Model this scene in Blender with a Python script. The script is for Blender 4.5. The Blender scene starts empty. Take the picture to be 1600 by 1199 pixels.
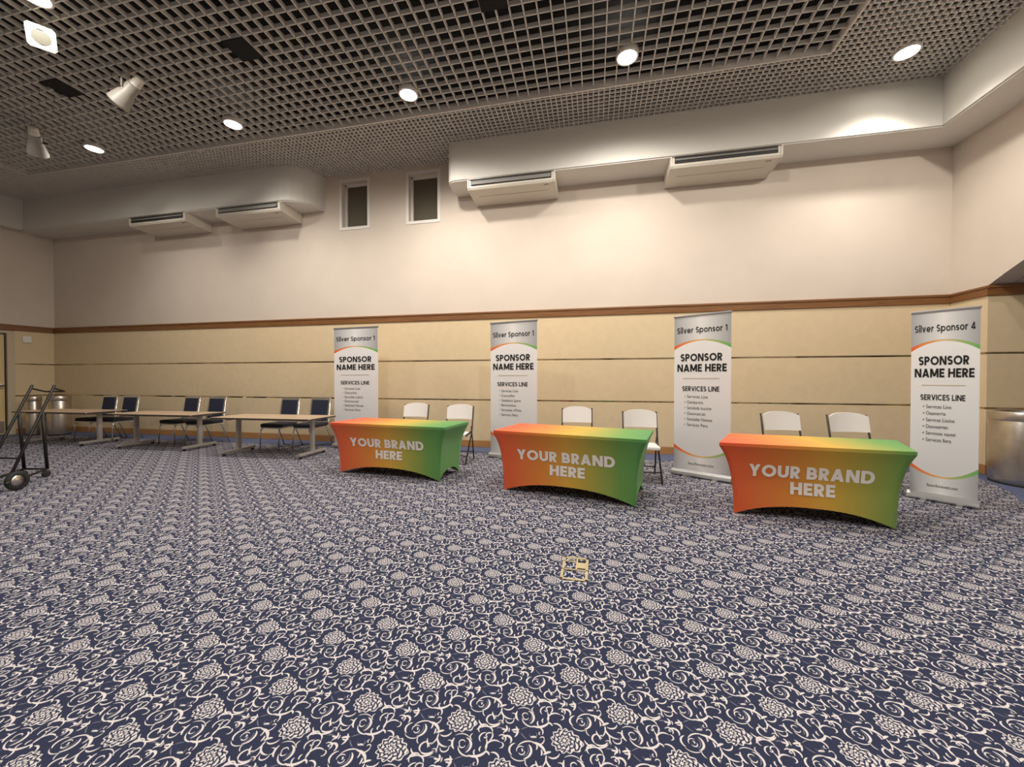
import bpy, bmesh, math, random
from math import pi, sin, cos, radians, sqrt, atan2
from mathutils import Vector, Matrix
random.seed(7)
S = bpy.context.scene
COL = S.collection

# ------------------------------------------------------------------ camera
cam_d = bpy.data.cameras.new('camera'); cam_d.lens = 13.5; cam_d.sensor_width = 36; cam_d.clip_start = 0.02
cam = bpy.data.objects.new('camera', cam_d); COL.objects.link(cam)
cam.location = (0, 0, 1.4); cam.rotation_euler = (radians(90 - 0.716), 0, radians(12))
S.camera = cam
# ------------------------------------------------------------------ world, exposure
W = bpy.data.worlds.new('world'); S.world = W; W.use_nodes = True
W.node_tree.nodes['Background'].inputs[0].default_value = (0.9, 0.85, 0.8, 1)
W.node_tree.nodes['Background'].inputs[1].default_value = 0.05
S.view_settings.view_transform = 'Standard'; S.view_settings.look = 'None'
S.view_settings.gamma = 1.0; S.view_settings.exposure = 0.45; S.view_settings.use_curve_mapping = False
LAMP_COLOUR = (1.0, 0.925, 0.83)
ZC, ZS = 5.85, 5.12            # ceiling lattice, underside of the soffits
YB, XR = 7.53, 5.62            # back wall, right wall
# recessed lamps: x, y, watts, cone degrees
LAMPS = [
    (4.15, 6.27, 200, 124), (0.44, 5.56, 340, 162), (-2.84, 5.58, 345, 162), (-6.16, 5.59, 230, 145), (-9.43, 5.62, 125, 140),
    (-6.35, 3.26, 95, 178), (-2.95, 2.6, 145, 178), (0.44, 2.6, 160, 178), (4.2, 2.9, 230, 178), (-9.7, 3.0, 50, 178),
    (-6.2, -0.6, 120, 150), (-2.9, -0.6, 135, 150), (0.44, -0.6, 135, 150), (4.0, -0.6, 150, 150), (-10.5, -0.6, 90, 150),
    (-4.6, -3.8, 60, 150), (1.6, -3.8, 60, 150), (-10.5, -3.8, 50, 150)]
SPOTS = []
for x, y, w, a in LAMPS:
    ld = bpy.data.lights.new('downlight_beam', 'SPOT'); ld.energy = w; ld.color = LAMP_COLOUR
    ld.spot_size = radians(a); ld.spot_blend = 0.2 if a > 170 else 0.9 if a > 115 else 0.6; ld.shadow_soft_size = 0.09
    lo = bpy.data.objects.new('downlight_beam', ld); COL.objects.link(lo); lo.location = (0, 0, -0.06)
    SPOTS.append(lo)

# ------------------------------------------------------------------ materials
def mat(name, color, rough=0.6, metal=0.0, noise=0.0, nscale=20, bump=0.0, bscale=80, spec=0.5, emit=0.0, coat=0.0):
    m = bpy.data.materials.new(name); m.use_nodes = True
    t = m.node_tree; b = t.nodes['Principled BSDF']
    c = (*color, 1)
    b.inputs['Base Color'].default_value = c; b.inputs['Roughness'].default_value = rough
    b.inputs['Metallic'].default_value = metal; b.inputs['Specular IOR Level'].default_value = spec
    b.inputs['Coat Weight'].default_value = coat
    if emit: b.inputs['Emission Color'].default_value = c; b.inputs['Emission Strength'].default_value = emit
    tc = t.nodes.new('ShaderNodeTexCoord')
    if noise:
        n = t.nodes.new('ShaderNodeTexNoise'); n.inputs['Scale'].default_value = nscale; n.inputs['Detail'].default_value = 5
        t.links.new(tc.outputs['Object'], n.inputs['Vector'])
        r = t.nodes.new('ShaderNodeMapRange'); r.inputs['From Min'].default_value = .3; r.inputs['From Max'].default_value = .7
        r.inputs['To Min'].default_value = 1 - noise; r.inputs['To Max'].default_value = 1 + noise
        t.links.new(n.outputs['Fac'], r.inputs['Value'])
        v = t.nodes.new('ShaderNodeVectorMath'); v.operation = 'SCALE'; v.inputs[0].default_value = color
        t.links.new(r.outputs[0], v.inputs['Scale']); t.links.new(v.outputs[0], b.inputs['Base Color'])
    if bump:
        n = t.nodes.new('ShaderNodeTexNoise'); n.inputs['Scale'].default_value = bscale; n.inputs['Detail'].default_value = 3
        t.links.new(tc.outputs['Object'], n.inputs['Vector'])
        bu = t.nodes.new('ShaderNodeBump'); bu.inputs['Strength'].default_value = bump; bu.inputs['Distance'].default_value = .02
        t.links.new(n.outputs['Fac'], bu.inputs['Height']); t.links.new(bu.outputs[0], b.inputs['Normal'])
    return m

def wood(name, c1, c2, scale=(1.2, 30, 30), rough=.45):
    m = bpy.data.materials.new(name); m.use_nodes = True; t = m.node_tree; b = t.nodes['Principled BSDF']
    b.inputs['Roughness'].default_value = rough
    tc = t.nodes.new('ShaderNodeTexCoord'); mp = t.nodes.new('ShaderNodeMapping'); mp.inputs['Scale'].default_value = scale
    n = t.nodes.new('ShaderNodeTexNoise'); n.inputs['Scale'].default_value = 2.2; n.inputs['Detail'].default_value = 6; n.inputs['Distortion'].default_value = .6
    r = t.nodes.new('ShaderNodeValToRGB'); r.color_ramp.elements[0].position = .3; r.color_ramp.elements[1].position = .7
    r.color_ramp.elements[0].color = (*c1, 1); r.color_ramp.elements[1].color = (*c2, 1)
    t.links.new(tc.outputs['Object'], mp.inputs[0]); t.links.new(mp.outputs[0], n.inputs['Vector'])
    t.links.new(n.outputs['Fac'], r.inputs[0]); t.links.new(r.outputs[0], b.inputs['Base Color'])
    return m

def ramp_mat(name, stops, rough=.6, axis=0, interp='LINEAR', spec=.4, sheen=0):
    """colour printed across the width of the object"""
    m = bpy.data.materials.new(name); m.use_nodes = True; t = m.node_tree; b = t.nodes['Principled BSDF']
    b.inputs['Roughness'].default_value = rough; b.inputs['Specular IOR Level'].default_value = spec
    b.inputs['Sheen Weight'].default_value = sheen
    tc = t.nodes.new('ShaderNodeTexCoord'); sp = t.nodes.new('ShaderNodeSeparateXYZ'); r = t.nodes.new('ShaderNodeValToRGB')
    r.color_ramp.interpolation = interp
    e = r.color_ramp.elements
    while len(e) < len(stops): e.new(.5)
    for k, (p, c) in enumerate(stops): e[k].position = p; e[k].color = (*c, 1)
    t.links.new(tc.outputs['Generated'], sp.inputs[0]); t.links.new(sp.outputs[axis], r.inputs[0]); t.links.new(r.outputs[0], b.inputs['Base Color'])
    return m

MAT = dict(
    plaster=mat('cream_plaster', (.64, .565, .488), .85, noise=.03, nscale=1.5, bump=.05, bscale=60),
    soffit=mat('soffit_paint', (.68, .665, .62), .8, bump=.03),
    panel=mat('fabric_panel', (.69, .555, .36), .9, noise=.03, nscale=9, bump=.12, bscale=160),
    slot=mat('polished_slot_metal', (.50, .42, .29), .10, 1.0, noise=.75, nscale=1.6, bump=.9, bscale=1.3),
    trim=wood('brown_trim_wood', (.15, .062, .020), (.26, .115, .038)),
    base=wood('baseboard_wood', (.36, .17, .06), (.48, .25, .09)),
    lattice=mat('grey_lattice', (.66, .645, .61), .55),
    lattice_fine=mat('grey_fine_lattice', (.74, .71, .665), .6),
    void=mat('black_plenum', (.008, .008, .009), .95),
    border=mat('blue_border_carpet', (.085, .105, .20), .95, noise=.25, nscale=60, bump=.2, bscale=300),
    brass=mat('brass', (.62, .52, .32), .45, .4, noise=.12, nscale=60),
    white_paint=mat('white_window_paint', (.74, .71, .68), .5),
    dark_glass=mat('dark_glazing', (.105, .09, .062), .6, spec=.3),
    ac=mat('ivory_plastic', (.66, .62, .54), .45),
    ac_grey=mat('grey_louvre', (.24, .23, .22), .5),
    ac_dark=mat('dark_vent', (.02, .019, .018), .6),
    steel=mat('brushed_steel', (.62, .58, .53), .3, 1.0, noise=.1, nscale=8),
    chrome=mat('chrome', (.75, .74, .72), .22, .9),
    silver=mat('satin_aluminium', (.44, .44, .45), .38, .8),
    grey_metal=mat('grey_powder_coat', (.42, .39, .36), .45, .3),
    black_metal=mat('black_metal', (.013, .012, .012), .4, .2),
    dark_frame=mat('bronze_frame', (.05, .043, .038), .4, .3),
    rubber=mat('black_rubber', (.02, .02, .02), .7),
    navy=mat('navy_upholstery', (.014, .018, .042), .8, noise=.2, nscale=150, bump=.15, bscale=300),
    seatblack=mat('dark_upholstery', (.017, .016, .022), .75, noise=.2, nscale=150),
    laminate=wood('table_laminate', (.46, .33, .22), (.56, .42, .30), (1, 14, 14), .4),
    edge=mat('dark_table_edge', (.05, .04, .035), .5),
    plastic=mat('white_plastic', (.82, .80, .78), .5),
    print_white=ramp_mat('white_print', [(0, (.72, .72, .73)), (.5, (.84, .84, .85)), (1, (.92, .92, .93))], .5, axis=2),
    print_silver=ramp_mat('silver_print', [(0, (.40, .41, .425)), (.48, (.84, .84, .84)), (1, (.40, .41, .425))], .45),
    print_stripe=ramp_mat('stripe_print', [(0, (.80, .13, .04)), (.3, (.82, .33, .10)), (.5, (.80, .55, .25)), (.68, (.42, .52, .18)), (1, (.15, .48, .13))], .5),
    ink=mat('black_ink', (.008, .008, .009), .6),
    ink_grey=mat('grey_ink', (.06, .06, .062), .6),
    ink_gold=mat('beige_ink', (.62, .52, .38), .6),
    letter=mat('cream_lettering', (.92, .88, .83), .6),
    cover=ramp_mat('gradient_spandex', [(0, (.80, .095, .028)), (.13, (.78, .14, .04)), (.34, (.74, .25, .04)), (.52, (.68, .39, .05)), (.68, (.40, .38, .065)), (.84, (.15, .34, .075)), (1, (.085, .30, .085))], .75, sheen=.15),
    door=wood('door_veneer', (.66, .50, .22), (.76, .60, .32), (8, 8, .8), .35),
    door_frame=mat('beige_frame', (.56, .48, .34), .6),
    spot=mat('cream_lamp_body', (.27, .25, .22), .5),
    lens=mat('lit_lens', (1.0, .93, .80), .3, emit=26),
    glow=mat('lit_square_diffuser', (.95, .92, .70), .4, emit=.3),
    grille=mat('grille_grey', (.16, .15, .12), .5),
)

# ---------------------------------------------------------------- carpet (procedural damask)
def carpet():
    m = bpy.data.materials.new('damask_carpet'); m.use_nodes = True
    t = m.node_tree; N, L = t.nodes, t.links; bs = N['Principled BSDF']
    bs.inputs['Roughness'].default_value = .95; bs.inputs['Specular IOR Level'].default_value = .15
    def put(sock, v):
        if isinstance(v, bpy.types.NodeSocket): L.new(v, sock)
        else: sock.default_value = v
    def M(op, a, b=None, c=None):
        n = N.new('ShaderNodeMath'); n.operation = op
        put(n.inputs[0], a)
        if b is not None: put(n.inputs[1], b)
        if c is not None: put(n.inputs[2], c)
        return n.outputs[0]
    def VM(op, a, b=None):
        n = N.new('ShaderNodeVectorMath'); n.operation = op; put(n.inputs[0], a)
        if b is not None: put(n.inputs[1], b)
        return n.outputs['Value'] if op in ('LENGTH', 'DOT_PRODUCT') else n.outputs[0]
    A, B = .2125, .1685
    tc = N.new('ShaderNodeTexCoord')
    # lattice coordinates of the repeat
    P = VM('SUBTRACT', tc.outputs['Object'], (-.107, 1.478, 0))
    U = VM('DOT_PRODUCT', P, (1 / (2 * A), (1 / B - .026 / A) / 2, 0)); V = VM('DOT_PRODUCT', P, (1 / (2 * A), (-1 / B - .026 / A) / 2, 0))
    cmb = N.new('ShaderNodeCombineXYZ'); L.new(U, cmb.inputs[0]); L.new(V, cmb.inputs[1]); UV = cmb.outputs[0]
    def wrap(ax, ay):
        u, v = ax / (2 * A) + ay / (2 * B), ax / (2 * A) - ay / (2 * B)
        w = VM('FRACTION', VM('ADD', UV, (.5 - u, .5 - v, 0)))
        w = VM('SUBTRACT', w, (.5, .5, 0))
        c = N.new('ShaderNodeCombineXYZ')
        L.new(VM('DOT_PRODUCT', w, (A, A, 0)), c.inputs[0]); L.new(VM('DOT_PRODUCT', w, (B, -B, 0)), c.inputs[1])
        return c.outputs[0]
    det = 2647 * -2389 - 312 * 435
    def zp(X, Y):                       # tracing sheet units -> metres inside one repeat
        dx, dy = X - 885, Y - 930
        return ((dx * -2389 - 312 * dy) / det, (2647 * dy - 435 * dx) / det)
    def circ(p, q, r):
        ax, ay = p; bx, by = q; cx, cy = r
        d = 2 * (ax * (by - cy) + bx * (cy - ay) + cx * (ay - by))
        if abs(d) < 1e-7: d = 1e-7
        ux = ((ax * ax + ay * ay) * (by - cy) + (bx * bx + by * by) * (cy - ay) + (cx * cx + cy * cy) * (ay - by)) / d
        uy = ((ax * ax + ay * ay) * (cx - bx) + (bx * bx + by * by) * (ax - cx) + (cx * cx + cy * cy) * (bx - ax)) / d
        return ux, uy
    best = {'p': None, 'd': None}
    def acc(k, v): best[k] = v if best[k] is None else M('MAXIMUM', best[k], v)
    groups = [
      # (width in sheet px, three points) ; scroll with an eye
      [(13, (1005, 660), (950, 730), (985, 775), 'p'), (7, (960, 770), (1050, 825), (1135, 800), 'p'), (15, (1135, 668), (1168, 740), (1095, 805), 'p'),
       (6, (1120, 680), (1140, 735), (1085, 785), 'd'), (8, (1028, 745), (1048, 690), (1095, 702), 'p'), (8, (1045, 745), (1075, 768), (1100, 728), 'p'),
       (10, (1025, 692), (1105, 640), (1205, 652), 'p'), (7, (1120, 805), (1122, 850), (1150, 878), 'p'), (10, (1065, 712), (1080, 722), (1075, 740), 'p')],
      # branch running right and down
      [(19, (1170, 648), (1250, 672), (1312, 752), 'p'), (9, (1200, 660), (1265, 662), (1293, 605), 'p'), (8, (1293, 615), (1275, 590), (1250, 608), 'p'),
       (16, (1290, 765), (1330, 742), (1368, 735), 'p'), (10, (1215, 665), (1225, 690), (1215, 720), 'p'), (11, (1265, 715), (1275, 745), (1268, 775), 'p'),
       (9, (1318, 760), (1312, 830), (1270, 885), 'p'), (12, (1318, 765), (1368, 878), (1455, 898), 'p'), (9, (1455, 898), (1482, 850), (1430, 838), 'p'),
       (8, (1140, 560), (1170, 600), (1205, 545), 'd'), (12, (1150, 600), (1190, 590), (1215, 600), 'p')],
      # palmette
      [(11, (1220, 818), (1235, 865), (1275, 902), 'p'), (12, (1245, 858), (1172, 900), (1205, 955), 'p'), (13, (1195, 950), (1262, 972), (1325, 935), 'p'),
       (8, (1315, 810), (1350, 880), (1335, 955), 'p'), (9, (1262, 915), (1250, 882), (1285, 868), 'p'), (7, (1300, 935), (1330, 920), (1350, 965), 'p')],
      # second scroll
      [(14, (372, 620), (362, 680), (398, 735), 'p'), (7, (368, 602), (450, 580), (532, 622), 'p'), (15, (488, 618), (556, 685), (515, 765), 'p'),
       (8, (552, 570), (530, 600), (560, 640), 'p'), (8, (440, 690), (462, 642), (492, 668), 'p'), (8, (445, 672), (470, 718), (500, 692), 'p'),
       (10, (428, 700), (480, 775), (590, 792), 'p'), (6, (520, 625), (535, 690), (500, 745), 'd'), (9, (255, 715), (290, 762), (332, 700), 'p'), (11, (205, 905), (262, 895), (268, 960), 'p')],
      # its branch and stem
      [(18, (545, 785), (650, 792), (728, 735), 'p'), (12, (700, 752), (740, 756), (758, 785), 'p'), (10, (608, 730), (600, 760), (622, 790), 'p'),
       (10, (712, 745), (716, 680), (698, 615), 'p'), (12, (708, 728), (775, 638), (850, 660), 'p'), (9, (848, 655), (880, 695), (845, 710), 'p'),
       (11, (590, 795), (650, 820), (655, 880), 'p'), (10, (662, 750), (650, 720), (665, 700), 'p'), (7, (640, 880), (622, 868), (640, 850), 'p')],
      # leaf loop above it
      [(12, (700, 500), (598, 512), (622, 562), 'p'), (11, (625, 512), (705, 498), (752, 562), 'p'), (10, (748, 555), (758, 600), (732, 642), 'p'),
       (10, (692, 562), (632, 588), (648, 655), 'p'), (9, (690, 605), (715, 562), (752, 572), 'p'), (9, (672, 600), (690, 615), (690, 590), 'p')],
      # twig beside the flower, hooks, stars
      [(11, (1088, 918), (1128, 970), (1205, 988), 'p'), (10, (1085, 1032), (1122, 1000), (1202, 988), 'p'), (12, (1190, 988), (1262, 990), (1330, 955), 'p'),
       (6, (1290, 1010), (1350, 1000), (1410, 1030), 'd'), (6, (1290, 990), (1350, 1000), (1420, 1022), 'd')],
      [(13, (878, 478), (898, 512), (885, 548), 'p'), (12, (838, 512), (868, 522), (900, 520), 'p'), (10, (865, 565), (880, 540), (905, 528), 'p'), (7, (918, 500), (922, 525), (918, 550), 'p'),
       (14, (985, 485), (1012, 542), (985, 600), 'p'), (15, (945, 530), (980, 522), (1030, 520), 'p'), (11, (960, 540), (1000, 550), (1030, 545), 'p'), (6, (1040, 520), (1080, 500), (1120, 490), 'd'), (6, (1045, 545), (1080, 590), (1120, 620), 'd')],
      [(15, (862, 612), (912, 588), (946, 665), 'p'), (9, (860, 600), (868, 618), (885, 618), 'p'), (12, (765, 758), (830, 768), (858, 825), 'p'), (11, (720, 1085), (790, 1102), (835, 1055), 'p')],
    ]
    for g in groups:
        pts = [zp(*p) for a in g for p in a[1:4]]
        ax = sum(p[0] for p in pts) / len(pts); ay = sum(p[1] for p in pts) / len(pts)
        W_ = wrap(ax, ay)
        for w, p0, p1, p2, k in g:
            q0, q1, q2 = zp(*p0), zp(*p1), zp(*p2)
            cx, cy = circ(q0, q1, q2); R = sqrt((q0[0] - cx) ** 2 + (q0[1] - cy) ** 2)
            a0 = atan2(q0[1] - cy, q0[0] - cx); a1 = atan2(q1[1] - cy, q1[0] - cx); a2 = atan2(q2[1] - cy, q2[0] - cx)
            d1 = (a1 - a0 + pi) % (2 * pi) - pi; d2 = (a2 - a1 + pi) % (2 * pi) - pi
            if d1 * d2 < 0: d2 = d2 + (2 * pi if d1 > 0 else -2 * pi)
            half = abs(d1 + d2) / 2; md = a0 + (d1 + d2) / 2
            ch = cos(min(half, 3.0)); kk = 1 / (1 - ch)
            q = VM('SUBTRACT', W_, (cx - ax, cy - ay, 0)); r = VM('LENGTH', q)
            d = M('ABSOLUTE', M('SUBTRACT', r, R))
            cs = M('DIVIDE', VM('DOT_PRODUCT', q, (cos(md), sin(md), 0)), r)
            tt = M('POWER', M('MAXIMUM', M('MULTIPLY_ADD', cs, kk, -ch * kk), 0.0), .45)
            acc(k, M('SUBTRACT', M('MULTIPLY', tt, w / 2450 * .69 + .0011), M('ADD', d, .0011)))
    # chrysanthemum
    F = wrap(0, 0); sep = N.new('ShaderNodeSeparateXYZ'); L.new(F, sep.inputs[0])
    r = VM('LENGTH', F); th = M('ARCTAN2', sep.outputs[1], sep.outputs[0])
    nose = M('MULTIPLY', M('POWER', M('MAXIMUM', M('COSINE', M('ADD', th, .15)), 0.0), 5.0), .022)
    rim = M('ADD', M('MULTIPLY_ADD', M('COSINE', M('MULTIPLY', th, 12.0)), .0042, .050), nose)
    inside = M('SUBTRACT', rim, r)
    ph = M('MULTIPLY_ADD', r, 2 * pi / .0165, M('MULTIPLY', M('COSINE', M('MULTIPLY', th, 8.0)), 1.25))
    ring = M('MULTIPLY', M('ADD', M('COSINE', ph), .25), .0030)
    spl = M('COSINE', M('MULTIPLY_ADD', th, 12.0, M('MULTIPLY', r, 2 * pi / .033)))
    ring = M('MINIMUM', ring, M('MULTIPLY', M('ADD', spl, .62), .0032))
    ring = M('MAXIMUM', ring, M('SUBTRACT', .006, r))
    acc('p', M('MINIMUM', inside, ring))
    acc('p', M('SUBTRACT', .0018, M('ABSOLUTE', M('SUBTRACT', inside, .0025))))
    def soft(v): return M('MULTIPLY_ADD', v, 1 / .0016, .5)
    fp = N.new('ShaderNodeClamp'); L.new(soft(best['p']), fp.inputs[0])
    fd = N.new('ShaderNodeClamp'); L.new(soft(best['d']), fd.inputs[0])
    no = N.new('ShaderNodeTexNoise'); no.inputs['Scale'].default_value = 220; L.new(tc.outputs['Object'], no.inputs['Vector'])
    def mix(f, a, b):
        n = N.new('ShaderNodeMix'); n.data_type = 'RGBA'; put(n.inputs[0], f); put(n.inputs[6], a); put(n.inputs[7], b); return n.outputs[2]
    navy = mix(no.outputs['Fac'], (.015, .020, .048, 1), (.044, .052, .098, 1))
    pale = mix(no.outputs['Fac'], (.55, .515, .525, 1), (.80, .755, .76, 1))
    c = mix(M('MULTIPLY', fd.outputs[0], .55), navy, (.34, .34, .40, 1))
    L.new(mix(fp.outputs[0], c, pale), bs.inputs['Base Color'])
    return m
MAT['carpet'] = carpet()

# ---------------------------------------------------------------- mesh helpers
class MB:
    def __init__(s): s.bm = bmesh.new()
    def box(s, c, size, rot=None, bevel=0, mi=0, taper=None):
        r = bmesh.ops.create_cube(s.bm, size=1); vs = r['verts']
        for v in vs:
            k = 1 if not taper else (taper if v.co.z < 0 else 1)
            v.co = Vector((v.co.x * size[0] * k, v.co.y * size[1] * k, v.co.z * size[2]))
        fs = list({f for v in vs for f in v.link_faces})
        for f in fs: f.material_index = mi
        if bevel:
            es = list({e for v in vs for e in v.link_edges})
            rb = bmesh.ops.bevel(s.bm, geom=es, offset=bevel, segments=2, affect='EDGES', profile=.7)
            vs = list({v for f in rb['faces'] for v in f.verts} | {v for v in vs if v.is_valid})
            for f in {f for v in vs for f in v.link_faces}: f.material_index = mi
        m = Matrix.Translation(Vector(c)) @ (rot.to_4x4() if rot else Matrix.Identity(4))
        bmesh.ops.transform(s.bm, matrix=m, verts=vs); return s
    def bar(s, a, b, w, h=None, mi=0):
        """rectangular bar from a to b"""
        a, b = Vector(a), Vector(b); d = b - a
        return s.box((a + b) / 2, (w, h or w, d.length), d.to_track_quat('Z', 'Y').to_matrix(), mi=mi)
    def tube(s, pts, r, seg=10, cap=True, mi=0):
        pts = [Vector(p) for p in pts]; rings = []
        up = None
        for i, p in enumerate(pts):
            d = (pts[min(i + 1, len(pts) - 1)] - pts[max(i - 1, 0)]).normalized()
            if up is None: up = d.orthogonal().normalized()
            up = (up - d * up.dot(d)).normalized(); sd = d.cross(up)
            rr = r[i] if isinstance(r, (list, tuple)) else r
            rings.append([s.bm.verts.new(p + (up * cos(2 * pi * k / seg) + sd * sin(2 * pi * k / seg)) * rr) for k in range(seg)])
        for a, b in zip(rings, rings[1:]):
            for k in range(seg):
                f = s.bm.faces.new((a[k], a[(k + 1) % seg], b[(k + 1) % seg], b[k])); f.smooth = True; f.material_index = mi
        if cap:
            for rg, fl in ((rings[0], True), (rings[-1], False)):
                f = s.bm.faces.new(rg[::-1] if fl else rg); f.material_index = mi
        return s
    def lathe(s, prof, seg=32, axis=None, loc=(0, 0, 0), mi=0):
        """prof: (radius, height) pairs spun round z, then turned to the given axis"""
        rot = Vector(axis).to_track_quat('Z', 'Y').to_matrix() if axis else Matrix.Identity(3)
        loc = Vector(loc); rings = []
        for r, z in prof:
            if r < 1e-6: rings.append([s.bm.verts.new(loc + rot @ Vector((0, 0, z)))])
            else: rings.append([s.bm.verts.new(loc + rot @ Vector((r * cos(2 * pi * k / seg), r * sin(2 * pi * k / seg), z))) for k in range(seg)])
        for a, b in zip(rings, rings[1:]):
            for k in range(seg):
                k2 = (k + 1) % seg
                if len(a) == 1 and len(b) == 1: continue
                if len(a) == 1: q = (a[0], b[k2], b[k])
                elif len(b) == 1: q = (a[k], a[k2], b[0])
                else: q = (a[k], a[k2], b[k2], b[k])
                f = s.bm.faces.new(q); f.smooth = True; f.material_index = mi
        return s
    def prism(s, poly, vec, mi=0):
        """closed solid: polygon (3-D points) swept along vec"""
        a = [s.bm.verts.new(Vector(p)) for p in poly]; b = [s.bm.verts.new(Vector(p) + Vector(vec)) for p in poly]
        fs = [s.bm.faces.new(a), s.bm.faces.new(b[::-1])]
        for k in range(len(a)):
            fs.append(s.bm.faces.new((a[k], b[k], b[(k + 1) % len(a)], a[(k + 1) % len(a)])))
        for f in fs: f.material_index = mi
        return s
    def quad(s, *p, mi=0):
        f = s.bm.faces.new([s.bm.verts.new(Vector(q)) for q in p]); f.material_index = mi; return s
    def build(s, name, m, parent=None, loc=(0, 0, 0), rot=(0, 0, 0), fix=True, auto=False):
        if fix: bmesh.ops.recalc_face_normals(s.bm, faces=s.bm.faces)
        me = bpy.data.meshes.new(name); s.bm.to_mesh(me); s.bm.free()
        for k in (m if isinstance(m, (list, tuple)) else [m]): me.materials.append(MAT[k])
        o = bpy.data.objects.new(name, me); COL.objects.link(o); o.parent = parent
        o.location = loc; o.rotation_euler = rot
        return o

def tag(o, label, cat, group=None):
    o['label'] = label; o['category'] = cat
    if group: o['group'] = group
    return o
def thing(name, label, cat, loc=(0, 0, 0), rz=0, group=None):
    o = bpy.data.objects.new(name, None); COL.objects.link(o); o.empty_display_size = .1
    o.location = loc; o.rotation_euler = (0, 0, rz)
    return tag(o, label, cat, group)
def struct(o): o['kind'] = 'structure'; return o
def copy_tree(o, parent=None):
    c = o.copy(); COL.objects.link(c); c.parent = parent
    for ch in list(o.children): copy_tree(ch, c)
    return c
def bez(p0, p1, p2, n=6):
    p0, p1, p2 = Vector(p0), Vector(p1), Vector(p2)
    return [p0 * (1 - t) ** 2 + p1 * 2 * t * (1 - t) + p2 * t * t for t in [k / n for k in range(n + 1)]]

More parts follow.
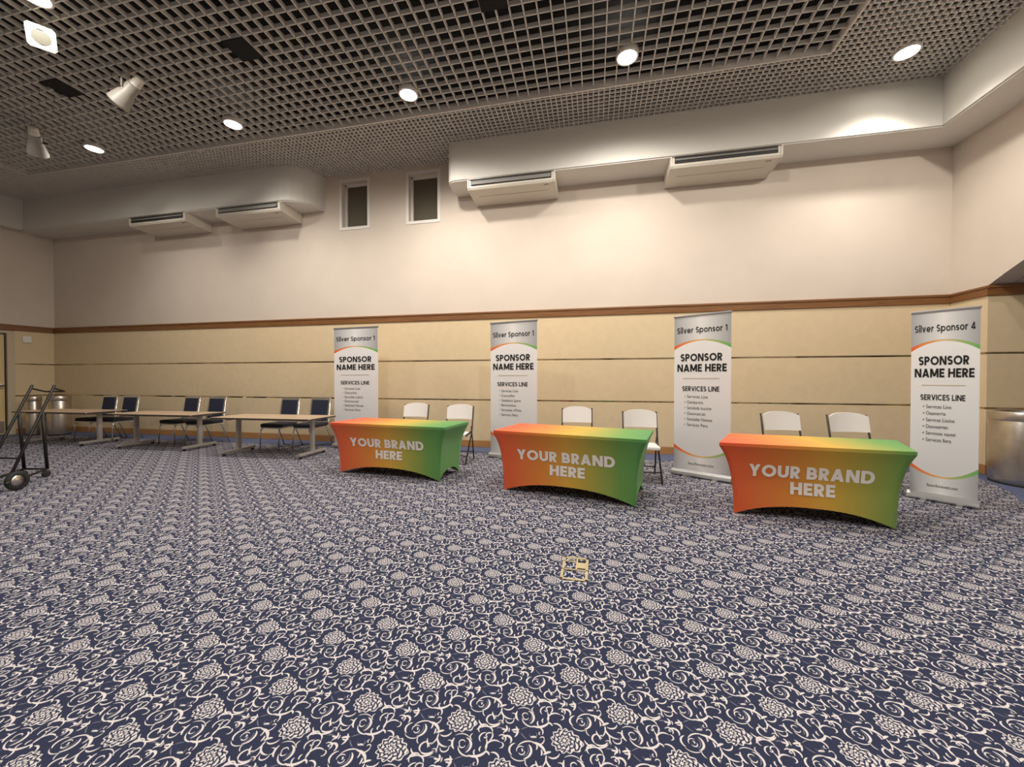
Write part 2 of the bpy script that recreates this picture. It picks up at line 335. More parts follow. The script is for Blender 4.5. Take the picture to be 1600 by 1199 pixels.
def text_mesh(txt, bold=0.0, space=1.0):
    cu = bpy.data.curves.new('lettering', 'FONT'); cu.body = txt; cu.size = 1; cu.offset = bold; cu.space_character = space
    cu.resolution_u = 4; cu.align_x = 'LEFT'
    o = bpy.data.objects.new('lettering', cu); COL.objects.link(o)
    dg = bpy.context.evaluated_depsgraph_get(); dg.update()
    me = bpy.data.meshes.new_from_object(o.evaluated_get(dg))
    bpy.data.objects.remove(o); bpy.data.curves.remove(cu)
    return me
def glyph(ch, w):
    """geometric sans capitals and lower case as stroke quads; returns (list of polygons, width), cap height 1"""
    h = w / 2; out = []
    def arc(cx, cy, rx, ry, a0, a1, n=14): return [(cx + rx * cos(radians(a0 + (a1 - a0) * k / n)), cy + ry * sin(radians(a0 + (a1 - a0) * k / n))) for k in range(n + 1)]
    def rib(pts, closed=False):
        P = [Vector((x, y)) for x, y in pts]; n = len(P); E_ = []
        for k in range(n):
            a = P[k - 1] if (k or closed) else P[k]; c = P[(k + 1) % n] if (k < n - 1 or closed) else P[k]
            d0 = (P[k] - a); d1 = (c - P[k])
            if d0.length < 1e-6: d0 = d1
            if d1.length < 1e-6: d1 = d0
            d0.normalize(); d1.normalize(); m = (d0 + d1).normalized(); nn = Vector((-m.y, m.x))
            kk = h / max(.5, nn.dot(Vector((-d0.y, d0.x)))); E_.append((P[k] + nn * kk, P[k] - nn * kk))
        for k in range(n if closed else n - 1):
            a, b_ = E_[k], E_[(k + 1) % n]; out.append([a[0], a[1], b_[1], b_[0]])
    def bar_(x0, y0, x1, y1):
        for k in range(3):
            f0, f1 = k / 3, (k + 1) / 3; rib([(x0 + (x1 - x0) * f0, y0 + (y1 - y0) * f0), (x0 + (x1 - x0) * f1, y0 + (y1 - y0) * f1)])
    def dia(x0, y0, x1, y1):
        L_ = sqrt((x1 - x0) ** 2 + (y1 - y0) ** 2); g = h * L_ / abs(y1 - y0)
        for k in range(3):
            f0, f1 = k / 3, (k + 1) / 3; xa, ya, xb, yb = x0 + (x1 - x0) * f0, y0 + (y1 - y0) * f0, x0 + (x1 - x0) * f1, y0 + (y1 - y0) * f1
            out.append([Vector((xa - g, ya)), Vector((xa + g, ya)), Vector((xb + g, yb)), Vector((xb - g, yb))])
    X = .76
    def ess(W_, H_):
        ry = (H_ - w) / 4; c = H_ / 2
        rib(arc(W_ / 2, c + ry, W_ / 2 - h, ry, 28, 270, 16)[:-1] + arc(W_ / 2, c - ry, W_ / 2 - h, ry, 90, -152, 16))
    if ch == ' ': return [], .24
    if ch in 'Il': bar_(h, 0, h, 1 if ch == 'I' else 1.06); W_ = w
    elif ch == 'i':
        bar_(h, 0, h, X); W_ = w; rib(arc(h, .97, h * .58, h * .58, 0, 330, 12), True)
    elif ch == 'H': W_ = .76; bar_(h, 0, h, 1); bar_(W_ - h, 0, W_ - h, 1); rib([(h, .5), (W_ - h, .5)])
    elif ch in 'EL':
        W_ = .56; bar_(h, 0, h, 1); rib([(h, h), (W_, h)])
        if ch == 'E': rib([(h, 1 - h), (W_, 1 - h)]); rib([(h, .5), (W_ * .93, .5)])
    elif ch == 'N': W_ = .80; bar_(h, 0, h, 1); bar_(W_ - h, 0, W_ - h, 1); dia(h * 1.2, 1, W_ - h * 1.2, 0)
    elif ch == 'M': W_ = .96; bar_(h, 0, h, 1); bar_(W_ - h, 0, W_ - h, 1); dia(h * 1.2, 1, W_ / 2, .12); dia(W_ - h * 1.2, 1, W_ / 2, .12)
    elif ch == 'A': W_ = .84; g = h * 1.12; dia(W_ / 2, 1, g, 0); dia(W_ / 2, 1, W_ - g, 0); rib([(W_ * .24, .27), (W_ * .76, .27)])
    elif ch in 'Vv': H_ = 1 if ch == 'V' else X; W_ = .82 * (1 if ch == 'V' else .78); g = h * 1.12; dia(g, H_, W_ / 2, 0); dia(W_ - g, H_, W_ / 2, 0)
    elif ch == 'Y': W_ = .80; g = h * 1.2; dia(g, 1, W_ / 2, .40); dia(W_ - g, 1, W_ / 2, .40); bar_(W_ / 2, 0, W_ / 2, .43)
    elif ch == 'O': W_ = .98; rib(arc(W_ / 2, .5, W_ / 2 - h, .5 - h, 0, 348.75, 31), True)
    elif ch == 'C': W_ = .88; rib(arc(.49, .5, .49 - h, .5 - h, 45, 315, 24))
    elif ch == 'D': W_ = .80; bar_(h, 0, h, 1); rib([(h, h), (W_ * .45, h)] + arc(W_ * .45, .5, W_ * .55 - h, .5 - h, -75, 75, 16) + [(W_ * .45, 1 - h), (h, 1 - h)])
    elif ch in 'RPB':
        W_ = .64; bar_(h, 0, h, 1); m = .46; r = (1 - h - m) / 2
        rib([(h, 1 - h), (W_ - h - r, 1 - h)] + arc(W_ - h - r - .01, m + r, r, r, 75, -75, 12) + [(W_ - h - r, m), (h, m)])
        if ch == 'R': dia(W_ * .46, m, W_ - h * 1.1, 0)
        if ch == 'B':
            W_ = .68; r2 = (m - h) / 2 + .012; rib([(h, m + .02), (W_ - h - r2, m + .02)] + arc(W_ - h - r2, h + r2, r2, r2, 75, -75, 12) + [(W_ - h - r2, h), (h, h)])
    elif ch == 'S': W_ = .62; ess(W_, 1)
    elif ch == 's': W_ = .50; ess(W_, X)
    elif ch == 'U': W_ = .74; bar_(h, .36, h, 1); bar_(W_ - h, .36, W_ - h, 1); rib(arc(W_ / 2, .37, W_ / 2 - h, .37 - h, 180, 360, 18))
    elif ch == 'o': W_ = .74; rib(arc(W_ / 2, X / 2, W_ / 2 - h, X / 2 - h, 0, 348.75, 31), True)
    elif ch == 'e': W_ = .72; rib(arc(W_ / 2, X / 2, W_ / 2 - h, X / 2 - h, 0, 318, 24)); rib([(h, X / 2 - h * .3), (W_ - h * .4, X / 2 - h * .3)])
    elif ch == 'p': W_ = .76; bar_(h, -.30, h, X); rib(arc(W_ / 2 + h * .2, X / 2, W_ / 2 - h * 1.2, X / 2 - h, 0, 348.75, 31), True)
    elif ch == 'n': W_ = .66; bar_(h, 0, h, X); bar_(W_ - h, 0, W_ - h, X * .55); rib(arc(W_ / 2, X * .53, W_ / 2 - h, X * .47 - h, 0, 180, 16))
    elif ch == 'r': W_ = .42; bar_(h, 0, h, X); rib(arc(.40, X * .50, .40 - h, X * .5 - h, 180, 88, 10))
    elif ch == '1': W_ = .36; bar_(W_ - h, 0, W_ - h, 1); rib([(0, .80), (W_ - h, 1 - h * .9)])
    elif ch == '4': W_ = .70; bar_(W_ * .70, 0, W_ * .70, 1); dia(W_ * .66, 1, h, .22); rib([(h * .4, .24), (W_, .24)])
    return out, W_
def stroke_text(name, txt, x0, x1, zb, zt, yfun, material, parent, w=.2, gap=.11):
    polys = []; cx = 0
    for ch in txt:
        ps, wd = glyph(ch, w); polys += [[(p.x + cx, p.y) for p in q] for q in ps]; cx += wd + gap
    cx -= gap; bm = bmesh.new(); vmap = {}
    def vert(x, y):
        k = (round(x, 4), round(y, 4))
        if k not in vmap:
            X = x0 + x / cx * (x1 - x0); Z = zb + y * (zt - zb); vmap[k] = bm.verts.new((X, yfun(X, Z), Z))
        return vmap[k]
    for p in polys:
        vs = []
        for x, y in p:
            v = vert(x, y)
            if v not in vs: vs.append(v)
        if len(vs) > 2:
            try:
                f = bm.faces.new(vs); f.normal_update()
                if f.normal.y > 0: f.normal_flip()
            except ValueError: pass
    me = bpy.data.meshes.new(name); bm.to_mesh(me); bm.free(); me.materials.append(MAT[material])
    o = bpy.data.objects.new(name, me); COL.objects.link(o); o.parent = parent
    return o
def lettering(name, txt, x0, x1, zb, zt, yfun, material, parent, bold=0.02, space=1.0, ref=None):
    """flat letters fitted to the box x0..x1, zb..zt (cap height); yfun(x, z) gives the surface they are printed on"""
    me = text_mesh(txt, bold, space)
    xs = [v.co.x for v in me.vertices]
    cap = 0.73; a, b = min(xs), max(xs)
    for v in me.vertices:
        x = x0 + (v.co.x - a) / (b - a) * (x1 - x0); z = zb + v.co.y / cap * (zt - zb)
        v.co = (x, yfun(x, z), z)
    me.materials.clear(); me.materials.append(MAT[material]); me.name = name
    o = bpy.data.objects.new(name, me); COL.objects.link(o); o.parent = parent
    return o

# ================================================================= THE ROOM
LW = Vector((-.15, -1, 0)).normalized()        # the left wall runs slightly outwards
LC = Vector((-14.13, YB, 0))                   # left corner
def lwp(d, off=0, z=0):                        # point on the left wall, d metres from the corner, off into the room
    n = Vector((-LW.y, LW.x, 0)) ; n = n if n.x > 0 else -n
    return LC + LW * d + n * off + Vector((0, 0, z))
YF = -6.0
b = MB(); b.quad((-17, YF, 0), (9, YF, 0), (9, 8, 0), (-17, 8, 0)); struct(b.build('floor', 'carpet', fix=False))
# plain blue carpet border along the walls
b = MB()
b.prism([(-14.6, 6.93, 0), (5.0, 6.93, 0), (5.28, 6.51, 0), (5.02, 5.87, 0), (4.70, 5.36, 0), (4.4, 4.8, 0), (4.4, YF, 0), (8.2, YF, 0), (8.2, 6.95, 0), (5.64, 6.95, 0), (5.64, YB + .02, 0), (-14.6, YB + .02, 0)], (0, 0, .004))
p = [lwp(.55, 0), lwp(.55, .6), lwp(13, .6), lwp(13, 0)]
b.prism([tuple(q) for q in p], (0, 0, .004))
struct(b.build('floor_border', 'border'))

# back wall with two recessed window openings
WIN = [(-5.42, -4.80, 4.72, 5.70), (-3.83, -3.18, 4.72, 5.70)]
b = MB(); T = .25
def wallbox(x0, x1, z0, z1): b.box(((x0 + x1) / 2, YB + T / 2, (z0 + z1) / 2), (x1 - x0, T, z1 - z0))
wallbox(-14.6, 6.2, 0, 4.72); wallbox(-14.6, 6.2, 5.70, 6.5)
wallbox(-14.6, WIN[0][0], 4.72, 5.70); wallbox(WIN[0][1], WIN[1][0], 4.72, 5.70); wallbox(WIN[1][1], 6.2, 4.72, 5.70)
wall_back = struct(b.build('wall_back', 'plaster'))
def boards(a, d, length, n, parent, mitre=0):
    """three fabric covered boards with polished metal in the gaps; a = start, d = direction, n = outward normal"""
    a, d, n = Vector(a), Vector(d), Vector(n)
    rot = Matrix((d, -n, Vector((0, 0, 1)))).transposed()
    for z0, z1 in ((.14, .952), (.982, 1.757), (1.787, 2.62)):
        m = MB(); m.box(a + d * length / 2 + n * .015 + Vector((0, 0, (z0 + z1) / 2)), (length, .03, z1 - z0), rot, bevel=.005)
        m.build('wall_panel', 'panel', parent)
    for z in (.967, 1.772):
        m = MB(); m.box(a + d * length / 2 + n * .006 + Vector((0, 0, z)), (length, .012, .034), rot); m.build('metal_strip', 'slot', parent)
boards((-14.12, YB, 0), (1, 0, 0), 19.72, (0, -1, 0), wall_back)
def rail(name, a, d, length, n, z0, z1, depth, m):
    a, d, n = Vector(a), Vector(d), Vector(n); rot = Matrix((d, -n, Vector((0, 0, 1)))).transposed()
    q = MB(); h = z1 - z0
    q.box(a + d * length / 2 + n * depth / 2 + Vector((0, 0, (z0 + z1) / 2)), (length, depth, h), rot, bevel=.008)
    if depth > .04: q.box(a + d * length / 2 + n * (depth + .01) / 2 + Vector((0, 0, z1 - .022)), (length, depth + .012, .035), rot, bevel=.008)
    return struct(q.build(name, m))
rail('trim_1', (-14.12, YB, 0), (1, 0, 0), 19.74, (0, -1, 0), 2.605, 2.752, .05, 'trim')
rail('baseboard_back', (-14.12, YB, 0), (1, 0, 0), 19.74, (0, -1, 0), .004, .14, .036, 'base')
for i, (x0, x1, z0, z1) in enumerate(WIN):
    w = struct(bpy.data.objects.new('window_%d' % (i + 1), None)); COL.objects.link(w); w.location = ((x0 + x1) / 2, YB, z0)
    hx, h = (x1 - x0) / 2, z1 - z0
    q = MB(); q.box((0, .16, h / 2), (2 * hx - .06, .01, h - .06)); q.build('window_pane', 'dark_glass', w)
    q = MB()
    for sx in (-1, 1): q.box((sx * (hx - .02), .14, h / 2), (.04, .06, h))
    for z in (.02, h - .02): q.box((0, .14, z), (2 * hx, .06, .04))
    q.build('window_frame', 'white_paint', w)
    q = MB()                                     # narrow casing round the opening
    for sx in (-1, 1): q.box((sx * (hx + .03), -.006, h / 2), (.06, .012, h + .12))
    for z in (-.03, h + .03): q.box((0, -.006, z), (2 * hx, .012, .06))
    q.build('window_casing', 'white_paint', w)

# left wall with a door
b = MB()
def lwall(d0, d1, z0, z1):
    b.prism([tuple(lwp(d0, 0, z0)), tuple(lwp(d1, 0, z0)), tuple(lwp(d1, -.25, z0)), tuple(lwp(d0, -.25, z0))], (0, 0, z1 - z0))
D0, D1, DH = .80, 1.85, 2.53
lwall(-.3, D0, 0, 6.5); lwall(D1, 14, 0, 6.5); lwall(D0, D1, DH, 6.5)
wall_left = struct(b.build('wall_left', 'plaster'))
ln = lwp(0, 1) - lwp(0, 0)
boards(lwp(0), LW, D0 - .1, ln, wall_left); boards(lwp(D1 + .1), LW, 11, ln, wall_left)
rail('trim_2', lwp(0), LW, 13, ln, 2.605, 2.752, .05, 'trim')
rail('baseboard_left', lwp(0), LW, D0 - .1, ln, .004, .14, .036, 'base')
dr = struct(bpy.data.objects.new('door_1', None)); COL.objects.link(dr); dr.location = lwp(D0, 0); dr.rotation_euler = (0, 0, atan2(LW.y, LW.x))
# local x runs along the wall towards the camera, local +y points into the room
Wd = D1 - D0
q = MB(); q.box((Wd / 2, -.06, DH / 2 - .01), (Wd - .09, .045, DH - .06), bevel=.004); q.build('door_panel', 'door', dr)
q = MB()
for x in (-.04, Wd + .04): q.box((x, .01, DH / 2 + .03), (.12, .06, DH + .06), bevel=.006)
q.box((Wd / 2, .01, DH + .03), (Wd, .06, .06), bevel=.006); q.build('door_frame', 'door_frame', dr)
q = MB(); q.tube([(.07, .02, 1.22), (Wd - .1, .02, 1.22)], .022); q.box((.10, -.01, 1.22), (.06, .06, .10), bevel=.01); q.box((Wd - .12, -.01, 1.22), (.06, .06, .10), bevel=.01)
q.build('push_bar', 'steel', dr)
q = MB(); q.box((Wd / 2, -.035, .20), (Wd - .12, .006, .30)); q.build('kick_plate', 'steel', dr)
q = MB(); q.box((.032, -.03, DH / 2), (.012, .03, DH - .1)); q.build('door_seal', 'edge', dr)

# right wall with an arched alcove
YA, YA2 = 6.93, 2.43
arch = [(YA + (YA2 - YA) * k / 20, 2.76 + .62 * (1 - (k / 10 - 1) ** 2)) for k in range(21)]
b = MB()
b.prism([(XR, YB + .2, 0), (XR, YB + .2, 6.5), (XR, YF, 6.5), (XR, YF, 0), (XR, YA2, 0)] + [(XR, y, z) for y, z in arch[::-1]] + [(XR, YA, 0)], (.3, 0, 0))
wall_right = struct(b.build('wall_right', 'plaster'))
boards((XR, YB, 0), (0, -1, 0), YB - YA, (-1, 0, 0), wall_right)
rail('trim_3', (XR, YB, 0), (0, -1, 0), YB - YA + .05, (-1, 0, 0), 2.605, 2.752, .05, 'trim')
rail('baseboard_right', (XR, YB, 0), (0, -1, 0), YB - YA + .036, (-1, 0, 0), .004, .14, .036, 'base')
# alcove: end wall facing the camera, vault, far wall
b = MB(); b.box((7.2, YA + .15, 1.9), (2.9, .3, 3.8))
wall_alcove = struct(b.build('wall_alcove', 'plaster'))
boards((XR - .03, YA, 0), (1, 0, 0), 2.9, (0, -1, 0), wall_alcove)
rail('trim_4', (XR - .05, YA, 0), (1, 0, 0), 2.9, (0, -1, 0), 2.605, 2.752, .05, 'trim')
rail('baseboard_alcove', (XR - .03, YA, 0), (1, 0, 0), 2.9, (0, -1, 0), .004, .14, .036, 'base')
b = MB(); b.prism([(XR + .28, y, z) for y, z in arch] + [(XR + .28, YA2, 3.9), (XR + .28, YA, 3.9)], (2.6, 0, 0)); struct(b.build('ceiling_alcove', 'plaster'))
b = MB(); b.box((8.3, 4.7, 1.9), (.3, 4.9, 3.8)); struct(b.build('wall_alcove_far', 'plaster'))
b = MB(); b.box((7.2, YA2 - .15, 1.9), (2.9, .3, 3.8)); struct(b.build('wall_alcove_near', 'plaster'))
# wall behind the camera
b = MB(); b.box((-4.2, YF - .1, 3.25), (26, .2, 6.5)); struct(b.build('wall_front', 'plaster'))

# soffits (bulkheads) under the ceiling
def soffit(name, plan, bevel_r=.02):
    q = MB(); n = 5
    top = [Vector((x, y, 0)) for x, y in plan]
    q.prism([(x, y, ZS) for x, y in plan], (0, 0, ZC + .12 - ZS))
    bmesh.ops.recalc_face_normals(q.bm, faces=q.bm.faces)
    es = [e for e in q.bm.edges if all(abs(v.co.z - ZS) < 1e-4 for v in e.verts) and all(v.co.y < YB - .01 for v in e.verts)]
    bmesh.ops.bevel(q.bm, geom=es, offset=bevel_r, segments=4, affect='EDGES')
    return struct(q.build(name, 'soffit'))
YS = 6.90
fr = lwp(0, .3); dn = LW
pl = lwp(YB - YS, .29); 
arc1 = [(-6.45 + .60 * sin(a), YB - .03 - .60 * cos(a)) for a in [pi / 2 * k / 8 for k in range(9)]]
soffit('soffit_back', [(-14.5, YB), (-14.5, YS), (arc1[0][0], YS)] + [(x, YS + (y - arc1[0][1]) * (YB - YS) / .6) for x, y in arc1[1:]])
arc2 = [(-2.74 + .16 * (1 - sin(a)), YS + .16 * (1 - cos(a))) for a in [pi / 2 * k / 6 for k in range(7)]]
XS = 5.02
soffit('soffit_right', [(XR + .02, YB), (-2.74, YB)] + [(x, y) for x, y in arc2[::-1]] + [(XS, YS), (XS, YF), (XR + .02, YF)])
L1, L2, L3, L4 = lwp(.62, 0), lwp(.60, .27), lwp(13.2, .27), lwp(13.2, 0)
soffit('soffit_left', [(L1.x, L1.y), (L2.x, L2.y), (L3.x, L3.y), (L4.x, L4.y)])

# ceiling: fine lattice round the edge, coarse lattice set up inside a frame, black void above
PITCH = 1 / 6; PF = PITCH / 2
BX0, BX1, BY = -12.12, 3.15, 6.07; Y0 = .9
b = MB()
def blade(x0, x1, y0, y1, z0, z1): b.box(((x0 + x1) / 2, (y0 + y1) / 2, (z0 + z1) / 2), (x1 - x0, y1 - y0, z1 - z0))
tf, hf = .013, .032
k = 0
x = BX1 + .03
x = BX1
n = int((BX1 + 14.6) / PF)
for i in range(-n, int((XR - BX1) / PF) + 1):
    xx = BX1 + i * PF
    ys = BY if BX0 < xx < BX1 else Y0
    blade(xx - tf / 2, xx + tf / 2, ys, YB, ZC, ZC + hf)
for i in range(-int((BY - Y0) / PF), int((YB - BY) / PF) + 1):
    yy = BY + i * PF
    if yy > BY: blade(-14.6, XR, yy - tf / 2, yy + tf / 2, ZC, ZC + hf)
    else:
        blade(BX1, XR, yy - tf / 2, yy + tf / 2, ZC, ZC + hf); blade(-15.2, BX0, yy - tf / 2, yy + tf / 2, ZC, ZC + hf)
struct(b.build('ceiling', 'lattice_fine'))
HOLES = [(-4.64, 4.38), (-7.95, 4.37), (-1.2, 4.40)]
b = MB(); tb, hb, zb = .014, .058, ZC + .035
for i in range(1, int((BX1 - BX0) / PITCH) + 1):
    xx = BX1 - i * PITCH; blade(xx - tb / 2, xx + tb / 2, Y0, BY, zb, zb + hb)
for i in range(1, int((BY - Y0) / PITCH) + 1):
    yy = BY - i * PITCH; blade(BX0, BX1, yy - tb / 2, yy + tb / 2, zb, zb + hb)
struct(b.build('ceiling_grid', 'lattice'))
b = MB(); z0, z1 = ZC - .012, zb + hb + .02
blade(BX0 - .015, BX1 + .015, BY, BY + .022, z0, z1); blade(BX1, BX1 + .022, Y0, BY, z0, z1); blade(BX0 - .022, BX0, Y0, BY, z0, z1)
struct(b.build('ceiling_frame', 'lattice_fine'))
b = MB(); b.box((-4.5, 3.9, ZC + .5), (23, 8, .04)); struct(b.build('ceiling_void', 'void'))
b = MB(); b.box((-4.5, (Y0 + YF) / 2, ZC + .04), (23, Y0 - YF, .08)); struct(b.build('ceiling_rear', 'lattice'))

for i, (x, y) in enumerate(HOLES):
    k1, k2 = round((BX1 - x) / PITCH), round((BY - y) / PITCH)
    cx, cy = BX1 - k1 * PITCH, BY - k2 * PITCH
    q = MB(); q.box((0, 0, .01), (2 * PITCH, 2 * PITCH, .02)); q.box((0, 0, .05), (2 * PITCH - .04, 2 * PITCH - .04, .06))
    o = q.build('ceiling_plate', 'void', None, (cx, cy, zb - .012))
    tag(o, ['black square plate in the ceiling grid, middle one of three', 'black square plate in the ceiling grid between the hanging spotlights and square light',
            'black square plate in the ceiling grid at the top edge of the photo'][i], 'ceiling panel', 'black plates in the ceiling grid')

# ---------------------------------------------------------------- lamps
LAMP_LABEL = {0: 'round downlight in the fine lattice near the right-hand corner', 1: 'lit round downlight in the coarse grid above the right end of the middle table',
              2: 'lit round downlight in the ceiling grid above the small dark windows', 3: 'lit round downlight in the grid above the two left air conditioners',
              4: 'lit round downlight farthest left, near the hanging spotlight', 5: 'round downlight at the very top left edge beyond the square light'}
lamp0 = None
for i, (x, y, w, a) in enumerate(LAMPS):
    zl = ZC - .018
    lab = LAMP_LABEL.get(i, 'recessed downlight in the ceiling behind the camera')
    if i < 6:
        lamp = thing('downlight', lab, 'ceiling light', (x, y, zl), 0, 'recessed round downlights')
        if lamp0 is None:
            q = MB(); q.lathe([(.150, .012), (.150, -.004), (.128, -.010), (.122, .004), (.122, .10), (.15, .10), (.150, .012)]); ring = q.build('trim_ring', 'white_paint', lamp)
            q = MB(); q.lathe([(0, .0), (.121, .0), (.121, .02), (0, .02)]); lens = q.build('lens', 'lens', lamp)
            lamp0 = lamp
        else:
            for src in (ring, lens):
                c = src.copy(); COL.objects.link(c); c.parent = lamp
        SPOTS[i].parent = lamp
    else:
        SPOTS[i].location = (x, y, zl - .06)

t = thing('square_ceiling_light', 'pale square ceiling light with round louvred centre, top left', 'ceiling light', (-6.66, 3.47, 5.60))
t.rotation_euler = Vector((-.745, .298, .596)).to_track_quat('Z', 'Y').to_euler()
t.rotation_euler.rotate_axis('Z', radians(-9))
q = MB()
n = 28; R = .084
ring_o = []
for k in range(n):
    a = 2 * pi * k / n; m = max(abs(cos(a)), abs(sin(a))); ring_o.append((.122 * cos(a) / m, .122 * sin(a) / m))
vo = [q.bm.verts.new((x, y, 0)) for x, y in ring_o]; vi = [q.bm.verts.new((R * cos(2 * pi * k / n), R * sin(2 * pi * k / n), 0)) for k in range(n)]
vt = [q.bm.verts.new((x, y, .03)) for x, y in ring_o]; vj = [q.bm.verts.new((v.co.x, v.co.y, .03)) for v in vi]
for k in range(n):
    k2 = (k + 1) % n
    q.bm.faces.new((vo[k], vo[k2], vi[k2], vi[k])); q.bm.faces.new((vo[k], vt[k], vt[k2], vo[k2])); q.bm.faces.new((vi[k], vi[k2], vj[k2], vj[k]))
q.build('square_plate', 'glow', t)
q = MB()
for k in range(9):
    yy = -.064 + k * .016; hw = sqrt(max(R * R - yy * yy, 0)); q.box((0, yy, .006), (2 * hw, .009, .008))
q.build('louvre', 'grille', t)
q = MB(); q.lathe([(0, .022), (R + .002, .022), (R + .002, .03), (0, .03)], 28); q.build('lamp_recess', 'ac_dark', t)
q = MB(); q.box((0, 0, .055), (.20, .20, .05), bevel=.01); q.tube([(0, 0, .07), (.03, .10, .30)], .014, 8); q.build('bracket', 'grey_metal', t)

def spotlight(label, loc, aim, dim=1.0):
    t = thing('stage_spotlight', label, 'spotlight', loc, 0, 'spotlights hanging from the ceiling grid')
    d = Vector(aim).normalized(); side = d.cross(Vector((0, 0, 1))).normalized()
    q = MB(); q.tube([(0, 0, .34), (0, 0, .22)], .016)
    q.tube([side * .10 + Vector((0, 0, 0)), side * .10 + Vector((0, 0, .2)), -side * .10 + Vector((0, 0, .2)), -side * .10], .012, 6); q.build('yoke', 'grey_metal', t)
    q = MB(); q.lathe([(0, -.02), (.075, -.02), (.085, 0), (.085, .14), (.10, .16), (.135, .33), (.140, .34), (.128, .34), (.09, .18), (0, .18)], 20, d, -d * .10); q.build('lamp_housing', 'spot', t)
    q = MB(); q.lathe([(0, -.16), (.05, -.155), (.062, -.12), (.055, -.10), (.066, -.08), (.058, -.06), (.07, -.03), (.07, 0), (0, 0)], 18, d, -d * .10); q.build('rear_cap', 'ac', t)
    q = MB(); q.lathe([(0, 0), (.015, 0), (.015, .06), (0, .06)], 10, side, side * .085); q.build('tilt_knob', 'black_metal', t)
    return t
spotlight('cream stage spotlight tilted to the left, hanging below the grid near the square light', (-6.62, 4.36, ZC - .26), (-.62, -.05, -.5))
spotlight('dim stage spotlight hanging at the far left end of the grid', (-9.62, 4.92, ZC - .26), (-.5, .35, -.45))

# ---------------------------------------------------------------- air conditioners
def aircon(label, xc, width, shut):
    t = thing('air_conditioner', label, 'air conditioner', (xc, YS, ZS), 0, 'air conditioners below the soffits')
    hw = width / 2; D = YB - YS - .01
    prof = [(0, -.004), (.006, -.150), (.03, -.185), (D, -.230), (D, -.004)]
    q = MB(); q.prism([(-hw + .025, y, z) for y, z in prof], (width - .05, 0, 0)); q.build('casing', 'ac', t)
    for sx in (-1, 1):
        q = MB(); q.prism([(sx * hw - (.026 if sx > 0 else 0), y - (.012 if y < .1 else 0), z - (.006 if z < -.05 else 0)) for y, z in prof], (.026, 0, 0)); q.build('end_cap', 'ac', t)
    q = MB(); q.box((0, -.002, -.070), (width - .14, .012, .100)); q.build('outlet', 'ac_dark', t)
    q = MB()
    zs, hh = (-.078, .070) if shut else (-.066, .026)
    q.box((0, -.014, zs), (width - .16, .008, hh), Matrix.Rotation(radians(-12), 3, 'X')); q.build('louvre', 'ac_grey', t)
    q = MB(); q.box((0, -.012, -.006), (width - .05, .02, .012)); q.build('top_lip', 'grey_metal', t)
    q = MB(); q.box((hw - .17, .09, -.1905), (.09, .004, .012), Matrix.Rotation(radians(-4), 3, 'X')); q.build('badge', 'grille', t)
    q = MB(); q.box((0, D * .6, -.211), (width - .3, .20, .012), Matrix.Rotation(radians(-4.3), 3, 'X')); q.build('filter_cover', 'ac', t)
    return t
aircon('ivory air conditioner with dark open vent, rightmost under the soffit', 2.09, 1.68, False)
aircon('ivory air conditioner with closed grey louvre beside the two dark windows', -1.50, 1.64, True)
aircon('ivory air conditioner at the rounded end of the left soffit', -7.25, 1.64, True)
aircon('ivory air conditioner farthest left, nearest the left corner', -9.72, 1.62, False)

# ---------------------------------------------------------------- bins, wall plate, floor box
def bin_(label, loc, r, h):
    t = thing('litter_bin', label, 'bin', loc, 0, 'cylindrical steel bins')
    q = MB(); q.lathe([(0, .02), (r * .96, .02), (r * .97, .03), (r, .10), (r, h - .13), (r - .004, h - .12)], 40); q.build('body', 'steel', t)
    q = MB(); q.lathe([(r + .006, h - .12), (r + .010, h - .11), (r + .010, h - .015), (r + .002, h), (r - .03, h), (r - .05, h - .03), (r - .05, h - .11), (r + .006, h - .12)], 40); q.build('rim', 'steel', t)
    q = MB(); q.lathe([(0, 0), (r * .98, 0), (r * .98, .03), (0, .03)], 40); q.build('foot_ring', 'rubber', t)
    q = MB(); q.lathe([(r - .06, h - .10), (0, h - .10)], 30); q.build('opening', 'void', t)
    return t
bin_('large brushed steel bin in the alcove at the right edge', (5.68, 6.36, .004), .40, .965)
bin_('steel bin in the left corner, nearer the door', (-13.58, 6.84, .004), .13, .96)
bin_('steel bin in the left corner, right of its twin', (-13.04, 7.02, .004), .20, .97)

q = MB(); q.box((0, .02, 0), (.15, .04, .16), bevel=.012); q.box((0, .042, 0), (.10, .006, .11), bevel=.003)
o = q.build('wall_plate', 'plastic', None, lwp(.50, .03, 2.40), (0, 0, atan2(LW.y, LW.x)))
tag(o, 'small pale square control plate high on the wall beside the left door', 'wall plate')

t = thing('floor_box', 'brass framed floor socket box set into the patterned carpet', 'floor box', (-.131, 2.845, .001), radians(-1))
q = MB(); w, d, f = .19, .34, .018
for s in (-1, 1): q.box((s * (w / 2 - f / 2), 0, .003), (f, d, .006), bevel=.001); q.box((0, s * (d / 2 - f / 2), .003), (w, f, .006), bevel=.001)
q.box((0, -.025, .003), (w, .012, .006)); q.box((.01, .065, .003), (.012, .18, .006)); q.box((-.045, .10, .003), (.09, .012, .006))
q.build('brass_frame', 'brass', t)
q = MB(); q.box((.048, .045, .003), (.065, .085, .007), bevel=.001); q.build('flap', 'brass', t)
for yy in (-.005, .115):
    q = MB(); q.box((.048, yy, .003), (.05, .013, .004)); q.build('finger_slot', 'ac_dark', t)

